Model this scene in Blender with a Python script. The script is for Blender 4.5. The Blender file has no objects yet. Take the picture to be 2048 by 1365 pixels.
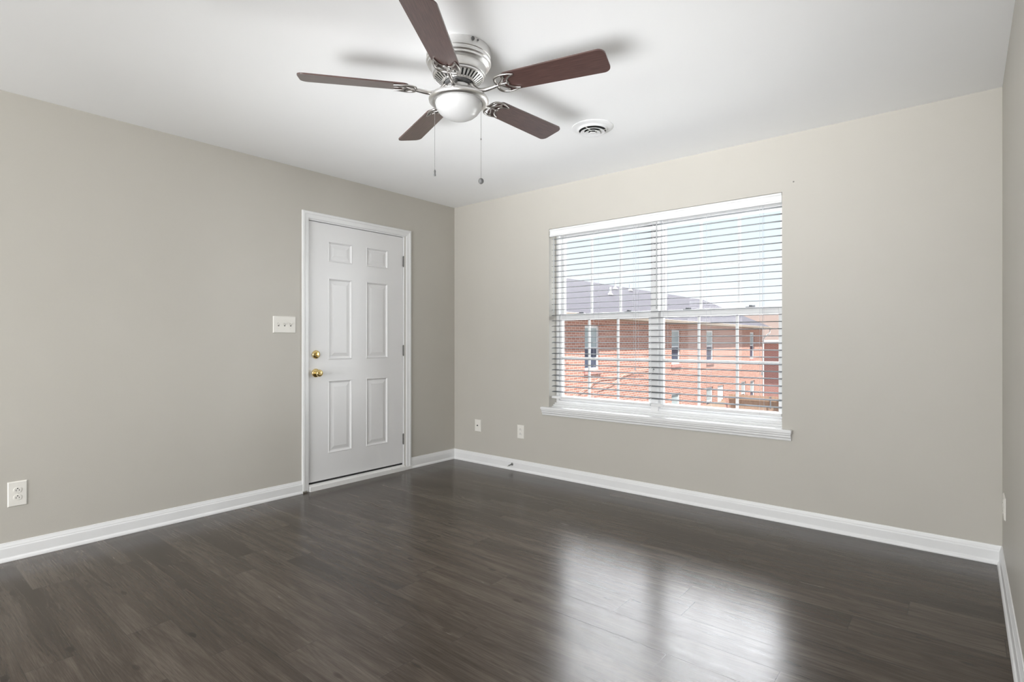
import bpy, bmesh, math, random
from mathutils import Vector, Matrix
random.seed(7)
S = bpy.context.scene
COL = S.collection
PI = math.pi

# ------------------------------------------------------------------ camera
cam = bpy.data.cameras.new('camera')
cam.sensor_width = 36.0
cam.lens = 36.0 * 1093.0 / 2048.0
cam.clip_start = 0.02
co = bpy.data.objects.new('camera', cam)
co.location = (3.83, -3.744, 1.143)
co.rotation_euler = (PI / 2, 0, math.asin(0.6379))
COL.objects.link(co)
S.camera = co

# ------------------------------------------------------------------ colour management
S.view_settings.view_transform = 'Standard'
S.view_settings.look = 'None'
S.view_settings.exposure = 0.46
S.view_settings.gamma = 1.0
S.view_settings.use_curve_mapping = False
S.cycles.use_denoising = True
S.cycles.max_bounces = 10
S.cycles.diffuse_bounces = 6
S.cycles.transparent_max_bounces = 16
S.cycles.sample_clamp_indirect = 6.0

# ------------------------------------------------------------------ sky
W = bpy.data.worlds.new('sky')
S.world = W
W.use_nodes = True
nt = W.node_tree
nt.nodes.clear()


def N(t, kind, **kw):
    n = t.nodes.new(kind)
    for k, v in kw.items():
        setattr(n, k, v)
    return n


def math_node(t, op, a, b=None, c=None, clamp=False):
    n = N(t, 'ShaderNodeMath', operation=op)
    n.use_clamp = clamp
    for i, v in enumerate((a, b, c)):
        if v is None:
            continue
        if isinstance(v, (int, float)):
            n.inputs[i].default_value = v
        else:
            t.links.new(v, n.inputs[i])
    return n.outputs[0]


SKY_LOW, SKY_GLOW = 0.90, 21.0
tc = N(nt, 'ShaderNodeTexCoord')
sep = N(nt, 'ShaderNodeSeparateXYZ')
nt.links.new(tc.outputs['Generated'], sep.inputs[0])
ramp = N(nt, 'ShaderNodeValToRGB')
e = ramp.color_ramp.elements
e[0].position = 0.0
e[0].color = (0.90, 0.94, 1.0, 1)
e[1].position = 1.0
e[1].color = (0.17, 0.27, 0.45, 1)
m_ = ramp.color_ramp.elements.new(0.20)
m_.color = (0.78, 0.89, 0.95, 1)
m2_ = ramp.color_ramp.elements.new(0.42)
m2_.color = (0.30, 0.42, 0.58, 1)
nt.links.new(sep.outputs[2], ramp.inputs[0])
bg1 = N(nt, 'ShaderNodeBackground')
bg1.inputs[1].default_value = SKY_LOW
nt.links.new(ramp.outputs[0], bg1.inputs[0])
# unseen bright patch added in the north-western sky to brighten the floor reflection


def band(sock, a0, a1, b1, b0):
    o = []
    for p, q in ((a0, a1), (b0, b1)):
        r_ = N(nt, 'ShaderNodeMapRange', interpolation_type='SMOOTHSTEP')
        r_.inputs[1].default_value = p
        r_.inputs[2].default_value = q
        nt.links.new(sock, r_.inputs[0])
        o.append(r_.outputs[0])
    return math_node(nt, 'MULTIPLY', *o)


fac = math_node(nt, 'MULTIPLY', band(sep.outputs[2], 0.29, 0.40, 0.60, 0.70), band(sep.outputs[0], -0.85, -0.62, -0.14, 0.02))
fac = math_node(nt, 'MULTIPLY', fac, band(sep.outputs[1], 0.0, 0.3, 2.0, 3.0))
# brighter towards its top
fac = math_node(nt, 'MULTIPLY', fac, math_node(nt, 'MAXIMUM', math_node(nt, 'MULTIPLY_ADD', sep.outputs[2], 14.0, -5.1), 0.0))
bg2 = N(nt, 'ShaderNodeBackground')
bg2.inputs[0].default_value = (0.97, 0.97, 1.0, 1)
st = math_node(nt, 'MULTIPLY', fac, SKY_GLOW)
nt.links.new(st, bg2.inputs[1])
add = N(nt, 'ShaderNodeAddShader')
nt.links.new(bg1.outputs[0], add.inputs[0])
nt.links.new(bg2.outputs[0], add.inputs[1])
wo = N(nt, 'ShaderNodeOutputWorld')
nt.links.new(add.outputs[0], wo.inputs[0])

# ------------------------------------------------------------------ sun
sun = bpy.data.lights.new('sun', 'SUN')
sun.energy = 8.3
sun.angle = 0.009
sun.color = (1.0, 0.95, 0.88)
so = bpy.data.objects.new('sun', sun)
so.rotation_euler = Vector((0.390, -0.200, 0.899)).to_track_quat('Z', 'Y').to_euler()
so.location = (10, -5, 20)
COL.objects.link(so)


def area(name, loc, aim, sx, sy, power, color=(1, 1, 1)):
    l = bpy.data.lights.new(name, 'AREA')
    l.shape = 'RECTANGLE'
    l.size, l.size_y = sx, sy
    l.energy = power
    l.color = color
    o = bpy.data.objects.new(name, l)
    o.location = loc
    o.rotation_euler = (Vector(loc) - Vector(aim)).to_track_quat('Z', 'Y').to_euler()
    COL.objects.link(o)
    return o


# added fill lamps behind the camera, standing in for unseen windows
area('rear_fill_light', (2.5, -7.2, 1.35), (1.2, 0, 1.35), 2.6, 1.9, 128, (0.97, 0.985, 1.0))
area('side_fill_light', (0.15, -5.7, 1.4), (3.98, -1.8, 1.3), 1.6, 1.6, 34, (0.97, 0.985, 1.0))
# added lamp outside to the east, boosting daylight sideways through the window
area('east_fill_light', (5.2, 2.8, 1.7), (1.7, 0.0, 1.35), 2.0, 2.4, 250, (0.97, 0.98, 1.0))
# added lamp outside below the window, imitating ground bounce on the ceiling
area('low_fill_light', (2.3, 4.2, -1.6), (2.0, 0.1, 1.35), 4.0, 2.0, 720, (1.0, 0.99, 0.97))
# added unseen fill lamp behind the camera, thrown up at the ceiling
sb = area('ceiling_fill_light', (2.5, -4.5, 0.3), (2.1, -0.74, 2.44), 2.6, 1.1, 13.5, (0.97, 0.985, 1.0))
sb.data.spread = math.radians(42)

# ------------------------------------------------------------------ mesh helpers


class MB:
    def __init__(self):
        self.bm = bmesh.new()

    def box(self, x0, x1, y0, y1, z0, z1, bev=0.0, seg=2):
        b = self.bm
        vs = [b.verts.new((x, y, z)) for x in (x0, x1) for y in (y0, y1) for z in (z0, z1)]
        fs = [(0, 1, 3, 2), (4, 6, 7, 5), (0, 4, 5, 1), (2, 3, 7, 6), (0, 2, 6, 4), (1, 5, 7, 3)]
        fl = [b.faces.new([vs[i] for i in f]) for f in fs]
        if bev > 0:
            es = list({e for f in fl for e in f.edges})
            bmesh.ops.bevel(b, geom=es, offset=bev, segments=seg, affect='EDGES', profile=0.5)
        return self

    def lathe(self, prof, c=(0, 0, 0), n=48, axis='Z', close=False):
        b = self.bm
        rings = []
        for r, h in prof:
            ring = []
            if r < 1e-6:
                ring = [b.verts.new(self._ax(0, 0, h, c, axis))]
            else:
                for k in range(n):
                    a = 2 * PI * k / n
                    ring.append(b.verts.new(self._ax(r * math.cos(a), r * math.sin(a), h, c, axis)))
            rings.append(ring)
        pairs = list(zip(rings, rings[1:]))
        if close:
            pairs.append((rings[-1], rings[0]))
        for p, q in pairs:
            if len(p) == 1 and len(q) == 1:
                continue
            for k in range(n):
                k2 = (k + 1) % n
                if len(p) == 1:
                    b.faces.new((p[0], q[k], q[k2]))
                elif len(q) == 1:
                    b.faces.new((p[k], p[k2], q[0]))
                else:
                    b.faces.new((p[k], p[k2], q[k2], q[k]))
        return self

    @staticmethod
    def _ax(u, v, h, c, axis):
        if axis == 'Z':
            return (c[0] + u, c[1] + v, c[2] + h)
        if axis == 'X':
            return (c[0] + h, c[1] + u, c[2] + v)
        return (c[0] + u, c[1] + h, c[2] + v)

    def tube(self, pts, rad, n=8):
        b = self.bm
        pts = [Vector(p) for p in pts]
        rads = rad if isinstance(rad, (list, tuple)) else [rad] * len(pts)
        rings = []
        for i, p in enumerate(pts):
            t = (pts[min(i + 1, len(pts) - 1)] - pts[max(i - 1, 0)]).normalized()
            ref = Vector((0, 0, 1)) if abs(t.z) < 0.9 else Vector((1, 0, 0))
            u = t.cross(ref).normalized()
            v = t.cross(u)
            rings.append([b.verts.new(p + rads[i] * (math.cos(2 * PI * k / n) * u + math.sin(2 * PI * k / n) * v)) for k in range(n)])
        for p, q in zip(rings, rings[1:]):
            for k in range(n):
                b.faces.new((p[k], p[(k + 1) % n], q[(k + 1) % n], q[k]))
        b.faces.new(rings[0][::-1])
        b.faces.new(rings[-1])
        return self

    def sweep(self, rings):
        """rings: list of equal-length point loops; closed skin with caps"""
        b = self.bm
        R = [[b.verts.new(p) for p in r] for r in rings]
        n = len(R[0])
        for p, q in zip(R, R[1:]):
            for k in range(n):
                b.faces.new((p[k], p[(k + 1) % n], q[(k + 1) % n], q[k]))
        b.faces.new(R[0][::-1])
        b.faces.new(R[-1])
        return self

    def plate(self, outline, z0, z1):
        """extruded outline in xy"""
        return self.sweep([[(x, y, z0) for x, y in outline], [(x, y, z1) for x, y in outline]])

    def xform(self, M):
        bmesh.ops.transform(self.bm, matrix=M, verts=self.bm.verts)
        return self

    def build(self, name, mat, parent=None, smooth=None, label=None):
        bm = self.bm
        bmesh.ops.recalc_face_normals(bm, faces=bm.faces)
        if parent is not None:
            off = world_loc(parent)
            bmesh.ops.translate(bm, vec=-off, verts=bm.verts)
        me = bpy.data.meshes.new(name)
        bm.to_mesh(me)
        bm.free()
        me.materials.append(mat)
        o = bpy.data.objects.new(name, me)
        COL.objects.link(o)
        if parent is not None:
            o.parent = parent
        if smooth:
            me.shade_smooth()
            try:
                me.set_sharp_from_angle(angle=math.radians(smooth))
            except Exception:
                pass
        if label:
            o['label'] = label
        return o


def world_loc(o):
    v = Vector((0, 0, 0))
    while o is not None:
        v += Vector(o.location)
        o = o.parent
    return v


def tag(o, label, cat, group=None, kind=None):
    o['label'] = label
    o['category'] = cat
    if group:
        o['group'] = group
    if kind:
        o['kind'] = kind
    return o


def empty(name, loc, label, cat, group=None, kind=None):
    o = bpy.data.objects.new(name, None)
    o.location = loc
    o.empty_display_size = 0.1
    COL.objects.link(o)
    return tag(o, label, cat, group, kind)


def wall_holes(mb, u0, u1, v0, v1, holes, d0, d1, conv):
    """slab from depth d0 to d1 with rectangular holes; conv(u, v, d) -> xyz"""
    us = sorted({u0, u1, *[h[0] for h in holes], *[h[1] for h in holes]})
    vs = sorted({v0, v1, *[h[2] for h in holes], *[h[3] for h in holes]})
    us = [u for u in us if u0 <= u <= u1]
    vs = [v for v in vs if v0 <= v <= v1]
    b = mb.bm
    cache = {}

    def V(u, v, d):
        k = (u, v, d)
        if k not in cache:
            cache[k] = b.verts.new(conv(u, v, d))
        return cache[k]

    def solid(i, j):
        if i < 0 or j < 0 or i >= len(us) - 1 or j >= len(vs) - 1:
            return False
        cu, cv = (us[i] + us[i + 1]) / 2, (vs[j] + vs[j + 1]) / 2
        return not any(h[0] < cu < h[1] and h[2] < cv < h[3] for h in holes)
    for i in range(len(us) - 1):
        for j in range(len(vs) - 1):
            if not solid(i, j):
                continue
            a, c, p, q = us[i], us[i + 1], vs[j], vs[j + 1]
            for d in (d0, d1):
                b.faces.new((V(a, p, d), V(c, p, d), V(c, q, d), V(a, q, d)))
            for di, dj, ee in ((-1, 0, ((a, p), (a, q))), (1, 0, ((c, p), (c, q))), (0, -1, ((a, p), (c, p))), (0, 1, ((a, q), (c, q)))):
                if not solid(i + di, j + dj):
                    (ua, va), (ub, vb) = ee
                    b.faces.new((V(ua, va, d0), V(ub, vb, d0), V(ub, vb, d1), V(ua, va, d1)))
    return mb


# ------------------------------------------------------------------ materials


def mat(name, color, rough=0.5, metal=0.0, spec=0.5, coat=0.0):
    m = bpy.data.materials.new(name)
    m.use_nodes = True
    b = m.node_tree.nodes['Principled BSDF']
    b.inputs['Base Color'].default_value = (*color, 1)
    b.inputs['Roughness'].default_value = rough
    b.inputs['Metallic'].default_value = metal
    b.inputs['Specular IOR Level'].default_value = spec
    if coat:
        b.inputs['Coat Weight'].default_value = coat
    return m


def noisy(name, ca, cb, rough=0.5, scale=8, stretch=(1, 1, 1), detail=4, bump=0.0, bscale=200, metal=0.0, spec=0.5):
    m = mat(name, ca, rough, metal, spec)
    t = m.node_tree
    b = t.nodes['Principled BSDF']
    tc = N(t, 'ShaderNodeTexCoord')
    mp = N(t, 'ShaderNodeMapping')
    mp.inputs['Scale'].default_value = stretch
    t.links.new(tc.outputs['Object'], mp.inputs[0])
    nz = N(t, 'ShaderNodeTexNoise')
    nz.inputs['Scale'].default_value = scale
    nz.inputs['Detail'].default_value = detail
    t.links.new(mp.outputs[0], nz.inputs['Vector'])
    r = N(t, 'ShaderNodeValToRGB')
    r.color_ramp.elements[0].position = 0.3
    r.color_ramp.elements[1].position = 0.7
    r.color_ramp.elements[0].color = (*ca, 1)
    r.color_ramp.elements[1].color = (*cb, 1)
    t.links.new(nz.outputs[0], r.inputs[0])
    t.links.new(r.outputs[0], b.inputs['Base Color'])
    if bump:
        n2 = N(t, 'ShaderNodeTexNoise')
        n2.inputs['Scale'].default_value = bscale
        n2.inputs['Detail'].default_value = 2
        t.links.new(tc.outputs['Object'], n2.inputs['Vector'])
        bp = N(t, 'ShaderNodeBump')
        bp.inputs['Strength'].default_value = bump
        bp.inputs['Distance'].default_value = 0.002
        t.links.new(n2.outputs[0], bp.inputs['Height'])
        t.links.new(bp.outputs[0], b.inputs['Normal'])
    return m


M = {}
M['wall'] = noisy('greige_wall_paint', (0.525, 0.503, 0.455), (0.537, 0.515, 0.467), 0.45, 3, bump=0.12, bscale=260, spec=0.5)
M['ceiling'] = noisy('white_ceiling_paint', (0.915, 0.92, 0.925), (0.925, 0.93, 0.935), 0.8, 2, bump=0.1, bscale=200, spec=0.2)
M['trim'] = noisy('white_trim_paint', (0.80, 0.805, 0.81), (0.83, 0.835, 0.84), 0.35, 6)
M['door'] = noisy('white_door_paint', (0.79, 0.79, 0.795), (0.81, 0.81, 0.815), 0.38, 4)
M['vinyl'] = noisy('white_window_vinyl', (0.86, 0.86, 0.86), (0.89, 0.89, 0.89), 0.35, 5)
M['plate'] = noisy('ivory_plate_plastic', (0.80, 0.78, 0.73), (0.82, 0.80, 0.75), 0.35, 9)
M['dark'] = noisy('dark_recess', (0.012, 0.012, 0.012), (0.02, 0.02, 0.02), 0.6, 20)
M['brass'] = noisy('polished_brass', (0.78, 0.60, 0.27), (0.84, 0.66, 0.32), 0.16, 30, metal=1.0)
M['hinge'] = noisy('dark_hinge_steel', (0.10, 0.10, 0.10), (0.16, 0.15, 0.14), 0.4, 60, metal=0.8)
M['nickel'] = noisy('brushed_nickel', (0.76, 0.755, 0.745), (0.84, 0.835, 0.825), 0.32, 60, (1, 1, 12), metal=1.0)
M['iron'] = noisy('dark_nickel', (0.42, 0.40, 0.39), (0.52, 0.50, 0.48), 0.28, 40, metal=1.0)
M['blade'] = noisy('walnut_fan_blade', (0.050, 0.024, 0.022), (0.100, 0.052, 0.045), 0.34, 9, (1.5, 22, 8), 8, spec=0.6)
M['blade'].node_tree.nodes['Principled BSDF'].inputs['Coat Weight'].default_value = 0.7
M['blade'].node_tree.nodes['Principled BSDF'].inputs['Coat Roughness'].default_value = 0.22
M['opal'] = mat('opal_glass', (0.54, 0.54, 0.54), 0.25)
M['chain'] = noisy('chain_metal', (0.22, 0.21, 0.2), (0.32, 0.31, 0.3), 0.4, 300, metal=0.7)
M['fob'] = noisy('grey_fob', (0.09, 0.09, 0.09), (0.13, 0.13, 0.13), 0.5, 80)
M['cord'] = noisy('ladder_cord', (0.55, 0.56, 0.6), (0.62, 0.63, 0.67), 0.8, 90)
M['wand'] = noisy('clear_wand', (0.45, 0.46, 0.47), (0.55, 0.56, 0.57), 0.25, 50)
M['latch'] = noisy('grey_latch', (0.16, 0.17, 0.19), (0.22, 0.23, 0.25), 0.4, 60)
M['rubber'] = noisy('white_rubber_tip', (0.7, 0.7, 0.68), (0.75, 0.75, 0.73), 0.6, 60)
M['steel'] = noisy('spring_steel', (0.30, 0.31, 0.31), (0.40, 0.41, 0.41), 0.35, 90, metal=0.9)

# white slats with their backlit shade put into the colour, slightly translucent
m = mat('shade_darkened_slat', (0.20, 0.21, 0.22), 0.9, spec=0.05)
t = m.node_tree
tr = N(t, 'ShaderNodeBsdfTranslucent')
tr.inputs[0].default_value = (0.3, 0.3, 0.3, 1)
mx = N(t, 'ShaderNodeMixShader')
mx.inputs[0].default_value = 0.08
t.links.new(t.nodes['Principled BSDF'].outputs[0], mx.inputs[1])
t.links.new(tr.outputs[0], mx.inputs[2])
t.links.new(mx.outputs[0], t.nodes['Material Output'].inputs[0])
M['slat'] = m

# window glass: clear with a Fresnel reflection
m = bpy.data.materials.new('window_glass')
m.use_nodes = True
t = m.node_tree
t.nodes.clear()
out = N(t, 'ShaderNodeOutputMaterial')
tp = N(t, 'ShaderNodeBsdfTransparent')
tp.inputs[0].default_value = (0.97, 0.98, 0.98, 1)
gl = N(t, 'ShaderNodeBsdfGlossy')
gl.inputs['Roughness'].default_value = 0.0
fr = N(t, 'ShaderNodeFresnel')
fr.inputs[0].default_value = 1.25
mx = N(t, 'ShaderNodeMixShader')
t.links.new(fr.outputs[0], mx.inputs[0])
t.links.new(tp.outputs[0], mx.inputs[1])
t.links.new(gl.outputs[0], mx.inputs[2])
t.links.new(mx.outputs[0], out.inputs[0])
M['glass'] = m


def floor_material():
    m = mat('grey_brown_laminate', (0.1, 0.09, 0.08), 0.3)
    t = m.node_tree
    b = t.nodes['Principled BSDF']
    L = t.links.new
    tc = N(t, 'ShaderNodeTexCoord')
    sp = N(t, 'ShaderNodeSeparateXYZ')
    L(tc.outputs['Object'], sp.inputs[0])
    x, y = sp.outputs[0], sp.outputs[1]
    v = math_node(t, 'DIVIDE', math_node(t, 'ADD', y, 0.024), 0.152)
    row = math_node(t, 'FLOOR', v)
    fy = math_node(t, 'FRACT', v)
    wn = N(t, 'ShaderNodeTexWhiteNoise', noise_dimensions='1D')
    L(math_node(t, 'ADD', row, 40.37), wn.inputs['W'])
    u = math_node(t, 'ADD', math_node(t, 'DIVIDE', x, 1.22), wn.outputs[0])
    colm = math_node(t, 'FLOOR', u)
    fx = math_node(t, 'FRACT', u)
    cb = N(t, 'ShaderNodeCombineXYZ')
    L(row, cb.inputs[0])
    L(colm, cb.inputs[1])
    wn2 = N(t, 'ShaderNodeTexWhiteNoise', noise_dimensions='2D')
    L(cb.outputs[0], wn2.inputs['Vector'])
    rnd = wn2.outputs[0]
    shift = math_node(t, 'MULTIPLY', rnd, 37.0)

    def grain(sx, sy, scale, detail, dist=0.0, rough=0.6):
        c = N(t, 'ShaderNodeCombineXYZ')
        L(math_node(t, 'ADD', math_node(t, 'MULTIPLY', x, sx), shift), c.inputs[0])
        L(math_node(t, 'MULTIPLY', y, sy), c.inputs[1])
        L(shift, c.inputs[2])
        n = N(t, 'ShaderNodeTexNoise')
        n.inputs['Scale'].default_value = scale
        n.inputs['Detail'].default_value = detail
        n.inputs['Roughness'].default_value = rough
        n.inputs['Distortion'].default_value = dist
        L(c.outputs[0], n.inputs['Vector'])
        return n.outputs[0]
    broad = grain(1.0, 7.0, 1.0, 2, 0.5)
    mid = grain(2.2, 60.0, 1.0, 5, 0.6)
    fine = grain(11.0, 330.0, 1.0, 4, 0.3, 0.7)
    # long cathedral rings
    rc = N(t, 'ShaderNodeCombineXYZ')
    L(math_node(t, 'ADD', math_node(t, 'MULTIPLY', x, 0.55), shift), rc.inputs[0])
    L(math_node(t, 'MULTIPLY', y, 5.0), rc.inputs[1])
    L(shift, rc.inputs[2])
    rn = N(t, 'ShaderNodeTexNoise')
    rn.inputs['Scale'].default_value = 1.4
    rn.inputs['Detail'].default_value = 1.0
    L(rc.outputs[0], rn.inputs['Vector'])
    rings = math_node(t, 'SINE', math_node(t, 'MULTIPLY', rn.outputs[0], 150.0))
    # knots
    kc = N(t, 'ShaderNodeCombineXYZ')
    L(math_node(t, 'ADD', math_node(t, 'MULTIPLY', x, 1.6), shift), kc.inputs[0])
    L(math_node(t, 'MULTIPLY', y, 4.2), kc.inputs[1])
    vo = N(t, 'ShaderNodeTexVoronoi', voronoi_dimensions='2D')
    vo.inputs['Scale'].default_value = 1.0
    L(kc.outputs[0], vo.inputs['Vector'])
    kn = N(t, 'ShaderNodeMapRange', interpolation_type='SMOOTHSTEP')
    kn.inputs[1].default_value = 0.055
    kn.inputs[2].default_value = 0.02
    L(vo.outputs['Distance'], kn.inputs[0])
    streak = grain(0.9, 17.0, 1.0, 4, 0.6)
    val = math_node(t, 'MULTIPLY', broad, 0.40)
    val = math_node(t, 'ADD', val, math_node(t, 'MULTIPLY', streak, 0.30))
    val = math_node(t, 'ADD', val, math_node(t, 'MULTIPLY', mid, 0.20))
    val = math_node(t, 'ADD', val, math_node(t, 'MULTIPLY', fine, 0.40))
    val = math_node(t, 'ADD', val, math_node(t, 'MULTIPLY', rings, 0.022))
    val = math_node(t, 'ADD', val, math_node(t, 'MULTIPLY', rnd, 0.07))
    val = math_node(t, 'SUBTRACT', val, math_node(t, 'MULTIPLY', kn.outputs[0], 0.13))
    rp = N(t, 'ShaderNodeValToRGB')
    el = rp.color_ramp.elements
    el[0].position, el[0].color = 0.46, (0.024, 0.0182, 0.0138, 1)
    el[1].position, el[1].color = 0.88, (0.130, 0.108, 0.088, 1)
    k = rp.color_ramp.elements.new(0.66)
    k.color = (0.064, 0.0495, 0.0385, 1)
    L(val, rp.inputs[0])
    # seams
    ey = math_node(t, 'MULTIPLY', math_node(t, 'MINIMUM', fy, math_node(t, 'SUBTRACT', 1.0, fy)), 0.152)
    ex = math_node(t, 'MULTIPLY', math_node(t, 'MINIMUM', fx, math_node(t, 'SUBTRACT', 1.0, fx)), 1.22)
    sm = N(t, 'ShaderNodeMapRange')
    sm.inputs[1].default_value = 0.0006
    sm.inputs[2].default_value = 0.0016
    L(math_node(t, 'MINIMUM', math_node(t, 'ADD', ey, 0.0004), ex), sm.inputs[0])
    mixc = N(t, 'ShaderNodeMix', data_type='RGBA')
    L(math_node(t, 'MULTIPLY_ADD', sm.outputs[0], 0.55, 0.45), mixc.inputs[0])
    mixc.inputs[6].default_value = (0.02, 0.017, 0.014, 1)
    L(rp.outputs[0], mixc.inputs[7])
    L(mixc.outputs[2], b.inputs['Base Color'])
    L(math_node(t, 'MULTIPLY_ADD', mid, 0.20, 0.13), b.inputs['Roughness'])
    b.inputs['Specular IOR Level'].default_value = 0.33
    bp = N(t, 'ShaderNodeBump')
    bp.inputs['Strength'].default_value = 0.10
    bp.inputs['Distance'].default_value = 0.0012
    hh = math_node(t, 'ADD', math_node(t, 'MULTIPLY', fine, 0.6), math_node(t, 'MULTIPLY', sm.outputs[0], 0.8))
    L(hh, bp.inputs['Height'])
    L(bp.outputs[0], b.inputs['Normal'])
    return m


def brick_material(name, c1, c2, mortar, axis_u):
    m = mat(name, c1, 0.85)
    t = m.node_tree
    b = t.nodes['Principled BSDF']
    L = t.links.new
    g = N(t, 'ShaderNodeNewGeometry')
    sp = N(t, 'ShaderNodeSeparateXYZ')
    L(g.outputs['Position'], sp.inputs[0])
    c = N(t, 'ShaderNodeCombineXYZ')
    L(math_node(t, 'ADD', sp.outputs[0], sp.outputs[1]), c.inputs[0])
    L(sp.outputs[2], c.inputs[1])
    bt = N(t, 'ShaderNodeTexBrick')
    bt.inputs['Scale'].default_value = 1.0
    bt.inputs['Brick Width'].default_value = 0.22
    bt.inputs['Row Height'].default_value = 0.078
    bt.inputs['Mortar Size'].default_value = 0.009
    bt.inputs['Color1'].default_value = (*c1, 1)
    bt.inputs['Color2'].default_value = (*c2, 1)
    bt.inputs['Mortar'].default_value = (*mortar, 1)
    L(c.outputs[0], bt.inputs['Vector'])
    L(bt.outputs['Color'], b.inputs['Base Color'])
    return m


M['floor'] = floor_material()
M['brick'] = brick_material('red_brick', (0.38, 0.17, 0.13), (0.47, 0.235, 0.18), (0.60, 0.47, 0.42), 'Y')
M['brick2'] = brick_material('rose_brick', (0.42, 0.19, 0.17), (0.46, 0.23, 0.20), (0.5, 0.36, 0.33), 'X')
M['shingle'] = noisy('grey_shingle', (0.042, 0.039, 0.050), (0.055, 0.051, 0.064), 0.9, 3, (1, 1, 30), 6, spec=0.1)
M['tan_shingle'] = noisy('tan_shingle', (0.15, 0.112, 0.098), (0.18, 0.135, 0.118), 0.9, 4, (1, 1, 20), 6, spec=0.1)
M['soffit'] = noisy('tan_soffit', (0.40, 0.30, 0.22), (0.46, 0.36, 0.27), 0.7, 5)
M['gutter'] = noisy('beige_gutter', (0.30, 0.25, 0.21), (0.34, 0.285, 0.24), 0.5, 5)
M['extwhite'] = noisy('white_exterior_paint', (0.72, 0.72, 0.74), (0.78, 0.78, 0.8), 0.5, 5)
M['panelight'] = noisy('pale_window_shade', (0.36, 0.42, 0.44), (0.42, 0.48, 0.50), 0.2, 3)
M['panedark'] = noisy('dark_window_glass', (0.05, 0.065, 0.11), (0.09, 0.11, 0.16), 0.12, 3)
M['fence'] = noisy('cedar_fence', (0.40, 0.27, 0.20), (0.52, 0.38, 0.29), 0.85, 7, (9, 9, 0.6), 5)
M['ground'] = noisy('worn_asphalt', (0.13, 0.13, 0.12), (0.18, 0.18, 0.165), 0.9, 1.5)
M['wire'] = noisy('pale_vine', (0.55, 0.42, 0.36), (0.62, 0.48, 0.42), 0.8, 20)

# ------------------------------------------------------------------ room shell
RX, RY0, H = 3.978, -7.6, 2.44
b = MB()
b.box(-0.15, RX + 0.15, RY0 - 0.15, 0.2, -0.12, 0.0)
tag(b.build('floor', M['floor']), 'dark grey-brown wood-look laminate plank floor', 'floor', kind='structure')
b = MB()
b.box(-0.15, RX + 0.15, RY0 - 0.15, 0.2, H, H + 0.2)
tag(b.build('ceiling', M['ceiling']), 'smooth white painted ceiling', 'ceiling', kind='structure')

WX0, WX1, WZ0, WZ1 = 1.133, 2.942, 0.565, 2.085        # window opening
b = MB()
wall_holes(b, -0.15, RX + 0.15, 0.0, H, [(WX0, WX1, WZ0, WZ1)], 0.0, 0.2, lambda u, v, d: (u, d, v))
tag(b.build('wall_back', M['wall']), 'greige wall holding the wide double window', 'wall', kind='structure')
DY0, DY1, DZ1 = -1.548, -0.614, 2.075                  # door opening
b = MB()
wall_holes(b, RY0, 0.0, 0.0, H, [(DY0, DY1, 0.0, DZ1)], 0.0, 0.15, lambda u, v, d: (-d, u, v))
tag(b.build('wall_left', M['wall']), 'greige wall holding the white entry door', 'wall', kind='structure')
b = MB()
b.box(RX, RX + 0.15, RY0, 0.0, 0, H)
tag(b.build('wall_right', M['wall']), 'greige wall at the right edge, seen nearly edge-on', 'wall', kind='structure')
b = MB()
b.box(-0.15, RX + 0.15, RY0 - 0.15, RY0, 0, H)
tag(b.build('wall_rear', M['wall']), 'greige wall far behind the viewer', 'wall', kind='structure')

# baseboards: moulded profile (out from wall, height)
BP = [(0.0, 0.0), (0.021, 0.0), (0.021, 0.006), (0.018, 0.014), (0.0135, 0.019), (0.0125, 0.022), (0.0125, 0.066), (0.0115, 0.070), (0.0095, 0.073), (0.0095, 0.077), (0.0055, 0.088), (0.004, 0.0945), (0.0, 0.0955)]


def base_run(mb, fn, a, bb):
    mb.sweep([[fn(a, d, z) for d, z in BP], [fn(bb, d, z) for d, z in BP]])


def left_fn(s, d, z):
    return (d, s - d if s == 0.0 else s, z)


b = MB()
base_run(b, left_fn, 0.0, -0.549)
base_run(b, left_fn, -1.594, RY0)
tag(b.build('baseboard_left', M['trim']), 'white moulded baseboard on both sides of the entry door', 'baseboard', kind='structure')
b = MB()
b.sweep([[(d, -d, z) for d, z in BP], [(RX - d, -d, z) for d, z in BP]])
tag(b.build('baseboard_back', M['trim']), 'white moulded baseboard under the double window', 'baseboard', kind='structure')
b = MB()
b.sweep([[(RX - d, -d, z) for d, z in BP], [(RX - d, RY0, z) for d, z in BP]])
tag(b.build('baseboard_right', M['trim']), 'white moulded baseboard along the right-hand wall', 'baseboard', kind='structure')

# ------------------------------------------------------------------ entry door
door = empty('door_1', (0, -1.08, 0), 'white six-panel entry door with brass knob, deadbolt and dark hinges', 'door', kind='structure')
# casing, mitred U
CY0, CY1, CZ = -1.594, -0.549, 2.128
CP = [(0.0, 0.0), (0.0, 0.012), (0.006, 0.0165), (0.018, 0.0165), (0.024, 0.013), (0.040, 0.011), (0.050, 0.0095), (0.054, 0.007), (0.054, 0.0)]   # (in from outer edge, thickness)
b = MB()
r0 = [(d, CY0 + a, 0.013) for a, d in CP]
r1 = [(d, CY0 + a, CZ - a) for a, d in CP]
r2 = [(d, CY1 - a, CZ - a) for a, d in CP]
r3 = [(d, CY1 - a, 0.013) for a, d in CP]
b.sweep([r0, r1, r2, r3])
b.build('casing', M['trim'], door)
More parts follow.
